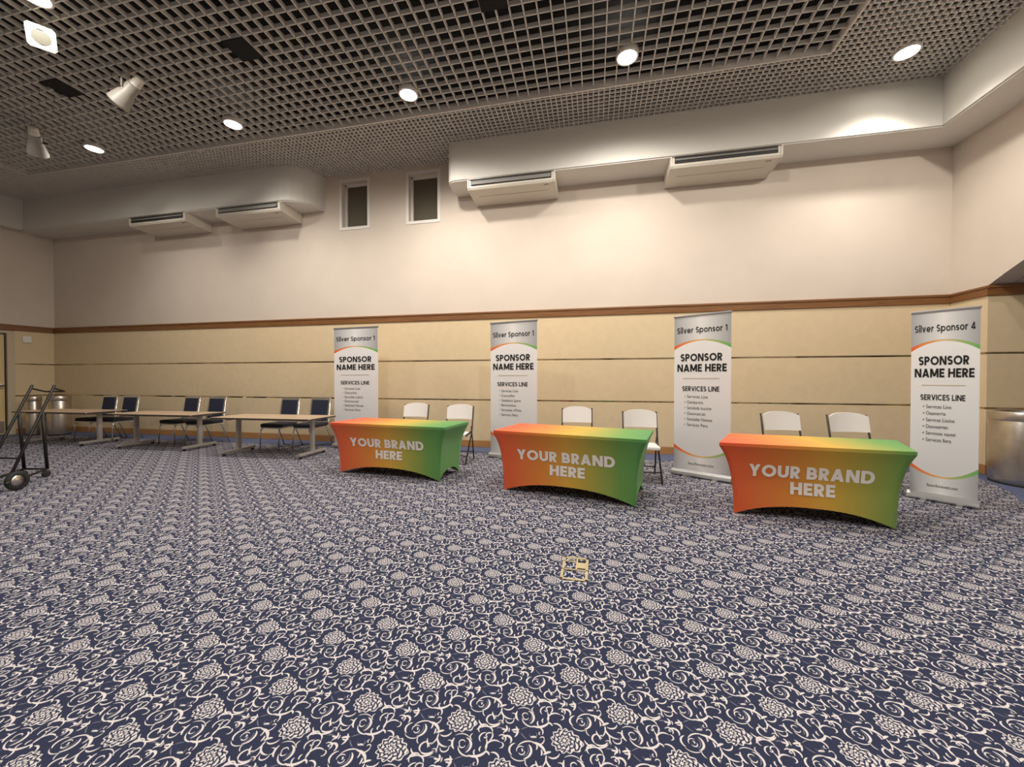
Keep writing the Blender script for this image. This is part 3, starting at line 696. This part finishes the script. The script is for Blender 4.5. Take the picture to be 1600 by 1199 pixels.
# ---------------------------------------------------------------- old conference tables on T legs
def conference_table():
    t = thing('conference_table', '', 'table')
    Lt, Dt, H = 1.98, .74, .705
    q = MB()
    q.box((0, 0, H - .013), (Lt, Dt, .026), bevel=.004); q.build('tabletop', 'laminate', t)
    q = MB()
    for s in (-1, 1): q.box((s * (Lt / 2 + .001), 0, H - .015), (.006, Dt - .02, .022)); q.box((0, s * (Dt / 2 + .001), H - .015), (Lt - .02, .006, .022))
    q.build('edge_band', 'edge', t)
    q = MB(); q.box((0, 0, H - .055), (1.48, .05, .05)); q.build('beam', 'grey_metal', t)
    for s in (-1, 1):
        lx = s * .77
        q = MB(); q.box((lx, 0, .36), (.055, .075, .60), bevel=.012); q.box((lx, 0, H - .045), (.06, .52, .035), bevel=.006); lg = q.build('leg', 'grey_metal', t)
        q = MB(); q.box((lx, 0, .068), (.06, .70, .045), bevel=.012); q.build('foot', 'grey_metal', lg)
        for sy in (-1, 1):
            q = MB(); q.lathe([(0, -.012), (.024, -.012), (.026, 0), (.024, .012), (0, .012)], 14, (1, 0, 0), (lx, sy * .31, .027)); q.box((lx, sy * .31, .048), (.02, .02, .02)); q.build('caster', 'rubber', lg)
    return t
ct = conference_table()
for i, (x, y, a, lab) in enumerate([(-5.76, 6.02, 2.5, 'wood-topped T-leg conference table left of the first banner'),
                                    (-8.50, 6.19, 2.5, 'wood-topped T-leg conference table in the middle of the left row'),
                                    (-11.18, 6.20, 2.5, 'wood-topped T-leg conference table farthest left, behind the black trolley')]):
    o = ct if i == 0 else copy_tree(ct)
    o.location = (x, y, 0); o.rotation_euler = (0, 0, radians(a)); o['label'] = lab; o['group'] = 'conference tables along the back wall'

# ---------------------------------------------------------------- banquet chairs
def banquet_chair():
    t = thing('banquet_chair', '', 'chair')
    w, d = .46, .46
    q = MB(); q.box((0, 0, .475), (w, d, .075), bevel=.03); 
    for v in q.bm.verts: v.co.z += .018 * (1 - (v.co.x / .23) ** 2) if v.co.z > .48 else 0
    q.build('seat', 'seatblack', t)
    q = MB()
    for s in (-1, 1): q.bar((s * .225, -.20, .432), (s * .225, .23, .432), .022)
    q.bar((-.22, -.21, .432), (.22, -.21, .432), .022); q.bar((-.22, .22, .432), (.22, .22, .432), .022); q.build('seat_frame', 'chrome', t)
    tilt = Matrix.Rotation(radians(-9), 3, 'X')
    q = MB(); q.box((0, .262, .745), (.36, .05, .44), tilt, bevel=.018); q.build('backrest', 'navy', t)
    q = MB()
    pts = [(-.215, .20, .42), (-.222, .225, .50), (-.215, .312, 1.0)]
    q.tube(pts, .015, 8); q.tube([(-x, y, z) for x, y, z in pts], .015, 8)
    q.box((0, .31, .985), (.44, .028, .035), tilt, bevel=.008)
    for s in (-1, 1): q.box((s * .199, .262, .745), (.036, .024, .46), tilt, bevel=.004)
    q.build('back_frame', 'chrome', t)
    for s in (-1, 1):
        q = MB(); q.tube([(s * .20, -.10, .425)] + bez((s * .205, -.17, .425), (s * .212, -.225, .42), (s * .215, -.232, .34), 4) + [(s * .222, -.245, 0.006)], .0125, 8); q.build('leg', 'chrome', t)
        q = MB(); q.tube([(s * .205, .06, .425)] + bez((s * .21, .15, .425), (s * .213, .20, .415), (s * .215, .215, .34), 4) + [(s * .225, .36, 0.006)], .0125, 8); q.build('leg', 'chrome', t)
    return t
bc = banquet_chair()
for i, (x, y, lab) in enumerate([
        (-5.54, 6.69, 'navy banquet chair with silver frame right beside the first banner'),
        (-6.19, 6.58, 'navy banquet chair left of the one beside the first banner'),
        (-8.13, 6.66, 'navy banquet chair behind the right end of the middle conference table'),
        (-8.86, 6.68, 'navy banquet chair second from right behind the middle conference table'),
        (-10.60, 6.66, 'navy banquet chair behind the gap between the two left conference tables'),
        (-11.20, 6.63, 'navy banquet chair farthest left, behind the leftmost conference table')]):
    o = bc if i == 0 else copy_tree(bc)
    o.location = (x, y, 0); o.rotation_euler = (0, 0, radians([2, -1, 2, -2, 3, 1][i])); o['label'] = lab; o['group'] = 'navy banquet chairs by the back wall'

# ---------------------------------------------------------------- white folding chairs
def folding_chair():
    t = thing('folding_chair', '', 'chair')
    # moulded back panel with a rounded top
    q = MB(); nx, nz = 16, 7; layers = []
    for dy in (0, .026):
        g = []
        for a in range(nx + 1):
            u = -1 + 2 * a / nx; zt = .905 + .048 * (1 - abs(u) ** 3.2); col = []
            for b_ in range(nz + 1):
                z = .705 + (zt - .705) * b_ / nz
                col.append(q.bm.verts.new((u * .225, .222 + dy - .05 * u * u + .20 * (z - .70), z)))
            g.append(col)
        layers.append(g)
    for g in layers:
        for a in range(nx):
            for b_ in range(nz): q.bm.faces.new((g[a][b_], g[a + 1][b_], g[a + 1][b_ + 1], g[a][b_ + 1])).smooth = True
    F_, B_ = layers
    for a in range(nx):
        for k in (0, nz): q.bm.faces.new((F_[a][k], F_[a + 1][k], B_[a + 1][k], B_[a][k]))
    for b_ in range(nz):
        for k in (0, nx): q.bm.faces.new((F_[k][b_], F_[k][b_ + 1], B_[k][b_ + 1], B_[k][b_]))
    for e in q.bm.edges:
        if len({f.smooth for f in e.link_faces}) == 2: e.smooth = False
    q.build('backrest', 'plastic', t)
    q = MB(); q.box((0, -.01, .475), (.41, .40, .03), bevel=.012); 
    q.box((0, -.20, .462), (.38, .03, .03), bevel=.01); q.build('seat', 'plastic', t)
    for s in (-1, 1):
        x = s * .232
        q = MB(); q.tube([(x, .272, .925), (x, .185, .58), (x, .16, .50), (x * .98, -.20, .01)], .0125, 8); q.build('front_leg', 'dark_frame', t)
        q = MB(); q.tube([(x * .95, .16, .585), (x * .95, .20, .46), (x * .97, .315, .01)], .0115, 8); q.build('rear_leg', 'dark_frame', t)
        q = MB(); q.bar((s * .215, -.13, .462), (s * .215, .20, .50), .012, .03); q.build('hinge_bracket', 'dark_frame', t)
    q = MB(); q.tube([(-.225, -.10, .13), (.225, -.10, .13)], .009, 8); q.build('stretcher', 'dark_frame', t)
    q = MB(); q.tube([(-.215, .285, .13), (.215, .285, .13)], .009, 8); q.build('stretcher', 'dark_frame', t)
    return t
fc = folding_chair()
for i, (x, y, a, lab) in enumerate([
        (-2.26, 6.10, 2, 'white folding chair behind the green end of the first gradient table'),
        (-3.18, 6.30, 2, 'white folding chair behind the middle of the first gradient table'),
        (.66, 5.56, 2, 'white folding chair behind the green end of the second gradient table'),
        (-.25, 5.98, 2, 'white folding chair behind the middle of the second gradient table'),
        (3.28, 5.60, 4, 'white folding chair behind the yellow part of the nearest gradient table'),
        (2.50, 5.62, 4, 'white folding chair behind the orange part of the nearest gradient table')]):
    o = fc if i == 0 else copy_tree(fc)
    o.location = (x, y, 0); o.rotation_euler = (0, 0, radians(a)); o['label'] = lab; o['group'] = 'white folding chairs behind the display tables'

# ---------------------------------------------------------------- display tables in stretch covers
def display_table(label, x, y, rot, Lt, Dt, H, ins, txt, skew=0.0):
    t = thing('table_cover', label, 'table cover', (x, y, 0), rot, 'stretch covered display tables')
    drop = .035; arch_h = .125
    def inset(tt): return ins * (1 - math.exp(-3.2 * tt)) / (1 - math.exp(-3.2))
    # perimeter: list of (ux, uy, u along side) as fractions
    per = []; NL, ND = 28, 14
    for k in range(NL): per.append((-1 + 2 * k / NL, -1, k / NL))
    for k in range(ND): per.append((1, -1 + 2 * k / ND, k / ND))
    for k in range(NL): per.append((1 - 2 * k / NL, 1, k / NL))
    for k in range(ND): per.append((-1, 1 - 2 * k / ND, k / ND))
    def warp(u):                                  # gather the mesh towards the corners
        return u
    q = MB(); rows = []
    NR = 16
    for r in range(-1, NR + 1):
        row = []
        for ux, uy, u in per:
            hem = .003 + arch_h * (1 - abs(2 * u - 1) ** 2.4)
            if r == -1: px, py, z, tt = ux * (Lt / 2), uy * (Dt / 2), H - .004, 0
            else:
                tt = r / NR; z = (H - drop) + tt * (hem - (H - drop))
                k = inset(1 - max(z, 0) / (H - drop))
                px, py = ux * (Lt / 2 - k), uy * (Dt / 2 - k * .62)
                # the cloth between two legs is drawn inwards a little
                mid = (1 - abs(2 * u - 1) ** 2) * sin(pi * min(tt * 1.0, 1)) * .018
                if abs(uy) == 1 and abs(ux) < 1: py -= uy * mid
                if abs(ux) == 1 and abs(uy) < 1: px -= ux * mid
            # soften the four corners
            ex, ey = Lt / 2 - abs(px), Dt / 2 - abs(py)
            row.append(q.bm.verts.new((px, py, z)))
        rows.append(row)
    n = len(per)
    for a_, b_ in zip(rows, rows[1:]):
        for k in range(n): f = q.bm.faces.new((a_[k], b_[k], b_[(k + 1) % n], a_[(k + 1) % n])); f.smooth = True
    # domed top edge and top
    topr = [q.bm.verts.new((v.co.x * (1 - .022 / Lt * 1.0), v.co.y * (1 - .022 / Dt), H)) for v in rows[0]]
    for k in range(n): q.bm.faces.new((topr[k], rows[0][k], rows[0][(k + 1) % n], topr[(k + 1) % n]))
    q.bm.faces.new(topr)
    # inner lining: a slightly smaller copy so the hem has thickness
    inner = [[q.bm.verts.new((v.co.x * .990, v.co.y * .980, v.co.z + .0015)) for v in row] for row in rows[2:]]
    for a_, b_ in zip(inner, inner[1:]):
        for k in range(n): q.bm.faces.new((a_[k], a_[(k + 1) % n], b_[(k + 1) % n], b_[k]))
    for k in range(n): q.bm.faces.new((rows[-1][k], inner[-1][k], inner[-1][(k + 1) % n], rows[-1][(k + 1) % n]))
    for ringv in (rows[0], rows[1]):
        st = set(ringv)
        for v in ringv:
            for e in v.link_edges:
                if e.verts[0] in st and e.verts[1] in st: e.smooth = False
    for v in q.bm.verts: v.co.x += skew * v.co.y
    o = q.build('stretch_fabric', 'cover', t)
    me = o.data
    def ysurf(xx, zz):
        hem = .012 + arch_h * (1 - abs(xx / (Lt / 2 - ins)) ** 2.4)
        tt = (H - drop - zz) / (H - drop - hem); k = inset(1 - zz / (H - drop)); u = (xx / (Lt / 2 - k) + 1) / 2
        return -(Dt / 2 - k * .62) + (1 - abs(2 * u - 1) ** 2) * sin(pi * max(min(tt, 1), 0)) * .018 - .0045
    (a0, a1, zb1, zt1), (b0, b1, zb2, zt2) = txt
    a0, a1, b0, b1 = [v - skew * (Dt / 2 - ins * .5) for v in (a0, a1, b0, b1)]
    stroke_text('lettering', 'YOUR BRAND', a0, a1, zb1, zt1, ysurf, 'letter', o, .235, .09)
    stroke_text('lettering', 'HERE', b0, b1, zb2, zt2, ysurf, 'letter', o, .235, .09)
    return t
TX = lambda L_, c: ((-.335 * L_ + c, .315 * L_ + c, .41, .535), (-.105 * L_ + c, .128 * L_ + c, .25, .373))
display_table('orange to green stretch table cover reading YOUR BRAND HERE, nearest and rightmost', 2.215, 4.575, -.125, 1.582, .774, .747, .128, TX(1.582, .0), .30)
display_table('orange to green stretch table cover reading YOUR BRAND HERE, middle of three', -.248, 4.857, -.22, 1.823, .834, .757, .116, TX(1.82, .0))
display_table('orange to green stretch table cover reading YOUR BRAND HERE, leftmost and farthest', -2.841, 5.272, -.113, 1.915, .75, .753, .123, TX(1.9, .0))

# ---------------------------------------------------------------- roll-up banners
def banner(label, a, b_, H, title, bullets, url):
    """a, b_ : left and right ends of the base on the floor"""
    a, b_ = Vector(a), Vector(b_); d = b_ - a; Wt = d.length; rz = atan2(d.y, d.x); c = (a + b_) / 2
    t = thing('roll_up_banner', label, 'banner stand', (c.x, c.y, 0), rz, 'roll-up sponsor banners')
    hw = Wt / 2; gw = hw * .975; zb_, zt_ = .085, H - .015
    Ht = zt_ - zb_
    Z = lambda f: zt_ - f * (H - .02)
    # printed sheet: vertical strips split where the printed fields meet
    q = MB(); NX = 32
    def levels(u):
        a1 = Z(.152 + .062 * u * u); a0 = Z(.168 + .036 * u * u) if 0 else None
        up_o = Z(.148 + .038 * u * u); up_i = Z(.157 + .052 * u * u)
        lo_i = Z(.868 - .062 * u * u); lo_o = Z(.878 - .048 * u * u)
        return [zt_, up_o, up_i, lo_i, lo_o, zb_]
    mats = [1, 2, 0, 2, 1]
    grid = [[q.bm.verts.new((u * gw, 0, z)) for z in levels(u)] for u in [-1 + 2 * k / NX for k in range(NX + 1)]]
    for g0, g1 in zip(grid, grid[1:]):
        for k in range(5): f = q.bm.faces.new((g0[k], g0[k + 1], g1[k + 1], g1[k])); f.material_index = mats[k]
    back = [[q.bm.verts.new((x, .004, z)) for z in (zt_, zb_)] for x in (-gw, gw)]
    q.bm.faces.new((back[0][0], back[1][0], back[1][1], back[0][1]))
    q.bm.faces.new((grid[0][0], back[0][0], back[0][1], grid[0][5], grid[0][4], grid[0][3], grid[0][2], grid[0][1]))
    q.bm.faces.new([grid[-1][k] for k in range(6)] + [back[1][1], back[1][0]])
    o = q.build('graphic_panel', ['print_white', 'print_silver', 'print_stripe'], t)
    o['label'] = 'white and silver printed panel'
    yf = lambda x, z: -.0025
    X = lambda f: -gw + 2 * gw * f
    cap = .026 * H
    stroke_text('title_text', title, X(.055), X(.935), Z(.106), Z(.106) + .036 * H, yf, 'ink', o, .165, .13)
    stroke_text('name_text', 'SPONSOR', X(.12), X(.855), Z(.282), Z(.282) + .046 * H, yf, 'ink', o, .215, .09)
    stroke_text('name_text', 'NAME HERE', X(.06), X(.93), Z(.347), Z(.347) + .046 * H, yf, 'ink', o, .215, .09)
    q = MB(); q.box((X(.49), -.002, Z(.388)), (gw * 1.28, .002, .008)); q.build('divider_line', 'ink_gold', o)
    stroke_text('services_text', 'SERVICES LINE', X(.155), X(.81), Z(.468), Z(.468) + .030 * H, yf, 'ink', o, .185, .10)
    for k, (s_, wd) in enumerate(bullets):
        z = Z(.511 + .0352 * k)
        lettering('bullet_text', s_, X(.245), X(.245 + wd), z, z + .0200 * H, yf, 'ink_grey', o, .0)
        q = MB(); q.lathe([(0, 0), (.006 * H / 2.2, 0), (.006 * H / 2.2, .002), (0, .002)], 12, (0, -1, 0), (X(.205), 0, z + .009 * H)); q.build('bullet_dot', 'ink', o)
    lettering('web_text', url, X(.27), X(.72), Z(.927), Z(.927) + .016 * H, yf, 'ink', o, .0)
    q = MB(); q.box((0, .004, H - .010), (2 * hw, .022, .028), bevel=.006); q.build('top_rail', 'silver', t)
    q = MB(); prof = [(-.06, .012), (-.066, .03), (-.055, .062), (-.012, .088), (.012, .088), (.055, .062), (.066, .03), (.06, .012)]
    q.prism([(-hw + .004, y, z) for y, z in prof], (2 * hw - .008, 0, 0)); q.build('base_cassette', 'silver', t)
    for s in (-1, 1):
        q = MB(); q.prism([(s * (hw - .004), y * 1.04, z) for y, z in prof], (s * .014, 0, 0)); q.build('end_cap', 'silver', t)
        q = MB(); q.box((s * hw * .52, -.05, .006), (.05, .30, .010), bevel=.004); q.build('foot', 'silver', t)
    q = MB(); q.tube([(0, .03, .06), (0, .03, H - .02)], .010, 8); q.build('pole', 'silver', t)
    return t
BUL1 = [('Services Line', .36), ('Oaticaritist', .28), ('Sarridsle Lalans', .42), ('Danticaciuati', .32), ('Sedrisiss Nouns', .43), ('Services Nera', .36)]
BUL2 = [('Services Line', .36), ('Catcantfist', .29), ('Sandasict Jiams', .42), ('Beninsitiuas', .32), ('Sarvtuiae cMcne', .43), ('Services Nera', .36)]
BUL3 = [('Services Line', .37), ('Gelobartist', .29), ('Sendods kucine', .43), ('Oooncast,iet', .33), ('Sonslabe Nsione', .445), ('Services Pera', .37)]
BUL4 = [('Services Line', .37), ('Oeanverrta', .29), ('Services Lixiine', .42), ('Dosnseirtes', .325), ('Serviosie xaune', .435), ('Services fiera', .375)]
banner('roll-up banner reading Silver Sponsor 1, farthest left beside the banquet chairs', (-5.18, 6.90), (-4.10, 6.78), 2.425, 'Silver Sponsor 1', BUL1, 'fous.foresses.com')
banner('roll-up banner reading Silver Sponsor 1 behind the second gradient table', (-1.81, 6.63), (-.92, 6.40), 2.395, 'Silver Sponsor 1', BUL2, 'fous.foresses.com')
banner('roll-up banner reading Silver Sponsor 1 between the second and nearest gradient tables', (1.15, 6.02), (1.81, 5.64), 2.31, 'Silver Sponsor 1', BUL3, 'fous.fionsses.com')
banner('roll-up banner reading Silver Sponsor 4 at the right by the steel bin', (3.66, 5.42), (4.05, 5.06), 2.18, 'Silver Sponsor 4', BUL4, 'fioos.fioreveel.com')

# ---------------------------------------------------------------- black tubular chair trolley
CU, CN = Vector((-.6813, .7320, 0)), Vector((-.977, -.214, 0))
t = thing('chair_trolley', 'black tubular chair trolley on wheels at the left edge', 'trolley', (-7.124, 3.404, 0))
def cp(s, v, z): return CU * s + CN * v + Vector((0, 0, z))
SEP = .328
for v in (0, SEP):
    q = MB(); q.tube([cp(-.06, v, .20), cp(1.018, v, 1.277), cp(1.04, v, 1.30)], .017, 10); q.build('inclined_rail', 'black_metal', t)
    q = MB(); q.tube([cp(.80, v, .10), cp(.69, v, .93)], .020, 10); q.build('upright', 'black_metal', t)
    q = MB(); q.tube([cp(-.18, v, .115), cp(.80, v, .105)], .015, 10); q.build('base_rail', 'black_metal', t)
    wv = v - .04 if v == 0 else v + .04
    q = MB(); q.lathe([(.076, -.022), (.112, -.024), (.118, -.012), (.118, .012), (.112, .024), (.076, .022), (.076, -.022)], 28, CN, cp(0, wv, .119)); wh = q.build('wheel', 'rubber', t)
    q = MB(); q.lathe([(0, -.02), (.03, -.022), (.04, -.012), (.078, -.018), (.078, .018), (.04, .012), (.03, .022), (0, .02)], 24, CN, cp(0, wv, .119)); q.build('hub', 'steel', wh)
    q = MB(); q.lathe([(0, -.013), (.03, -.014), (.045, -.01), (.045, .01), (.03, .014), (0, .013)], 20, (CN + CU * .35), cp(.75, v - .01, .047)); cs = q.build('caster', 'rubber', t)
    q = MB(); q.bar(cp(.75, v + .015, .05), cp(.79, v + .01, .10), .05, .010); q.lathe([(0, 0), (.022, 0), (.022, .010), (0, .010)], 14, None, cp(.79, v, .088)); q.build('caster_fork', 'grey_metal', cs)
q = MB(); q.tube([cp(1.0, SEP, 1.26)] + bez(cp(1.32, SEP, 1.21), cp(1.37, SEP, 1.2), cp(1.37, SEP - .04, 1.2), 4) + bez(cp(1.37, .04, 1.2), cp(1.37, 0, 1.2), cp(1.32, 0, 1.21), 4) + [cp(1.0, 0, 1.26)], .012, 8); q.build('push_handle', 'black_metal', t)
q = MB(); q.tube([cp(0, -.06, .119), cp(0, SEP + .06, .119)], .012, 8); q.build('axle', 'steel', t)
q = MB(); q.tube([cp(.12, 0, .38), cp(.12, SEP, .38)], .013, 8); q.tube([cp(.12, .10, .38), cp(.20, .06, .37), cp(.24, .05, .40)], .012, 8); q.build('cross_bar', 'black_metal', t)
q = MB(); q.tube([cp(.80, 0, .105), cp(.80, SEP, .105)], .013, 8); q.build('cross_bar', 'black_metal', t)
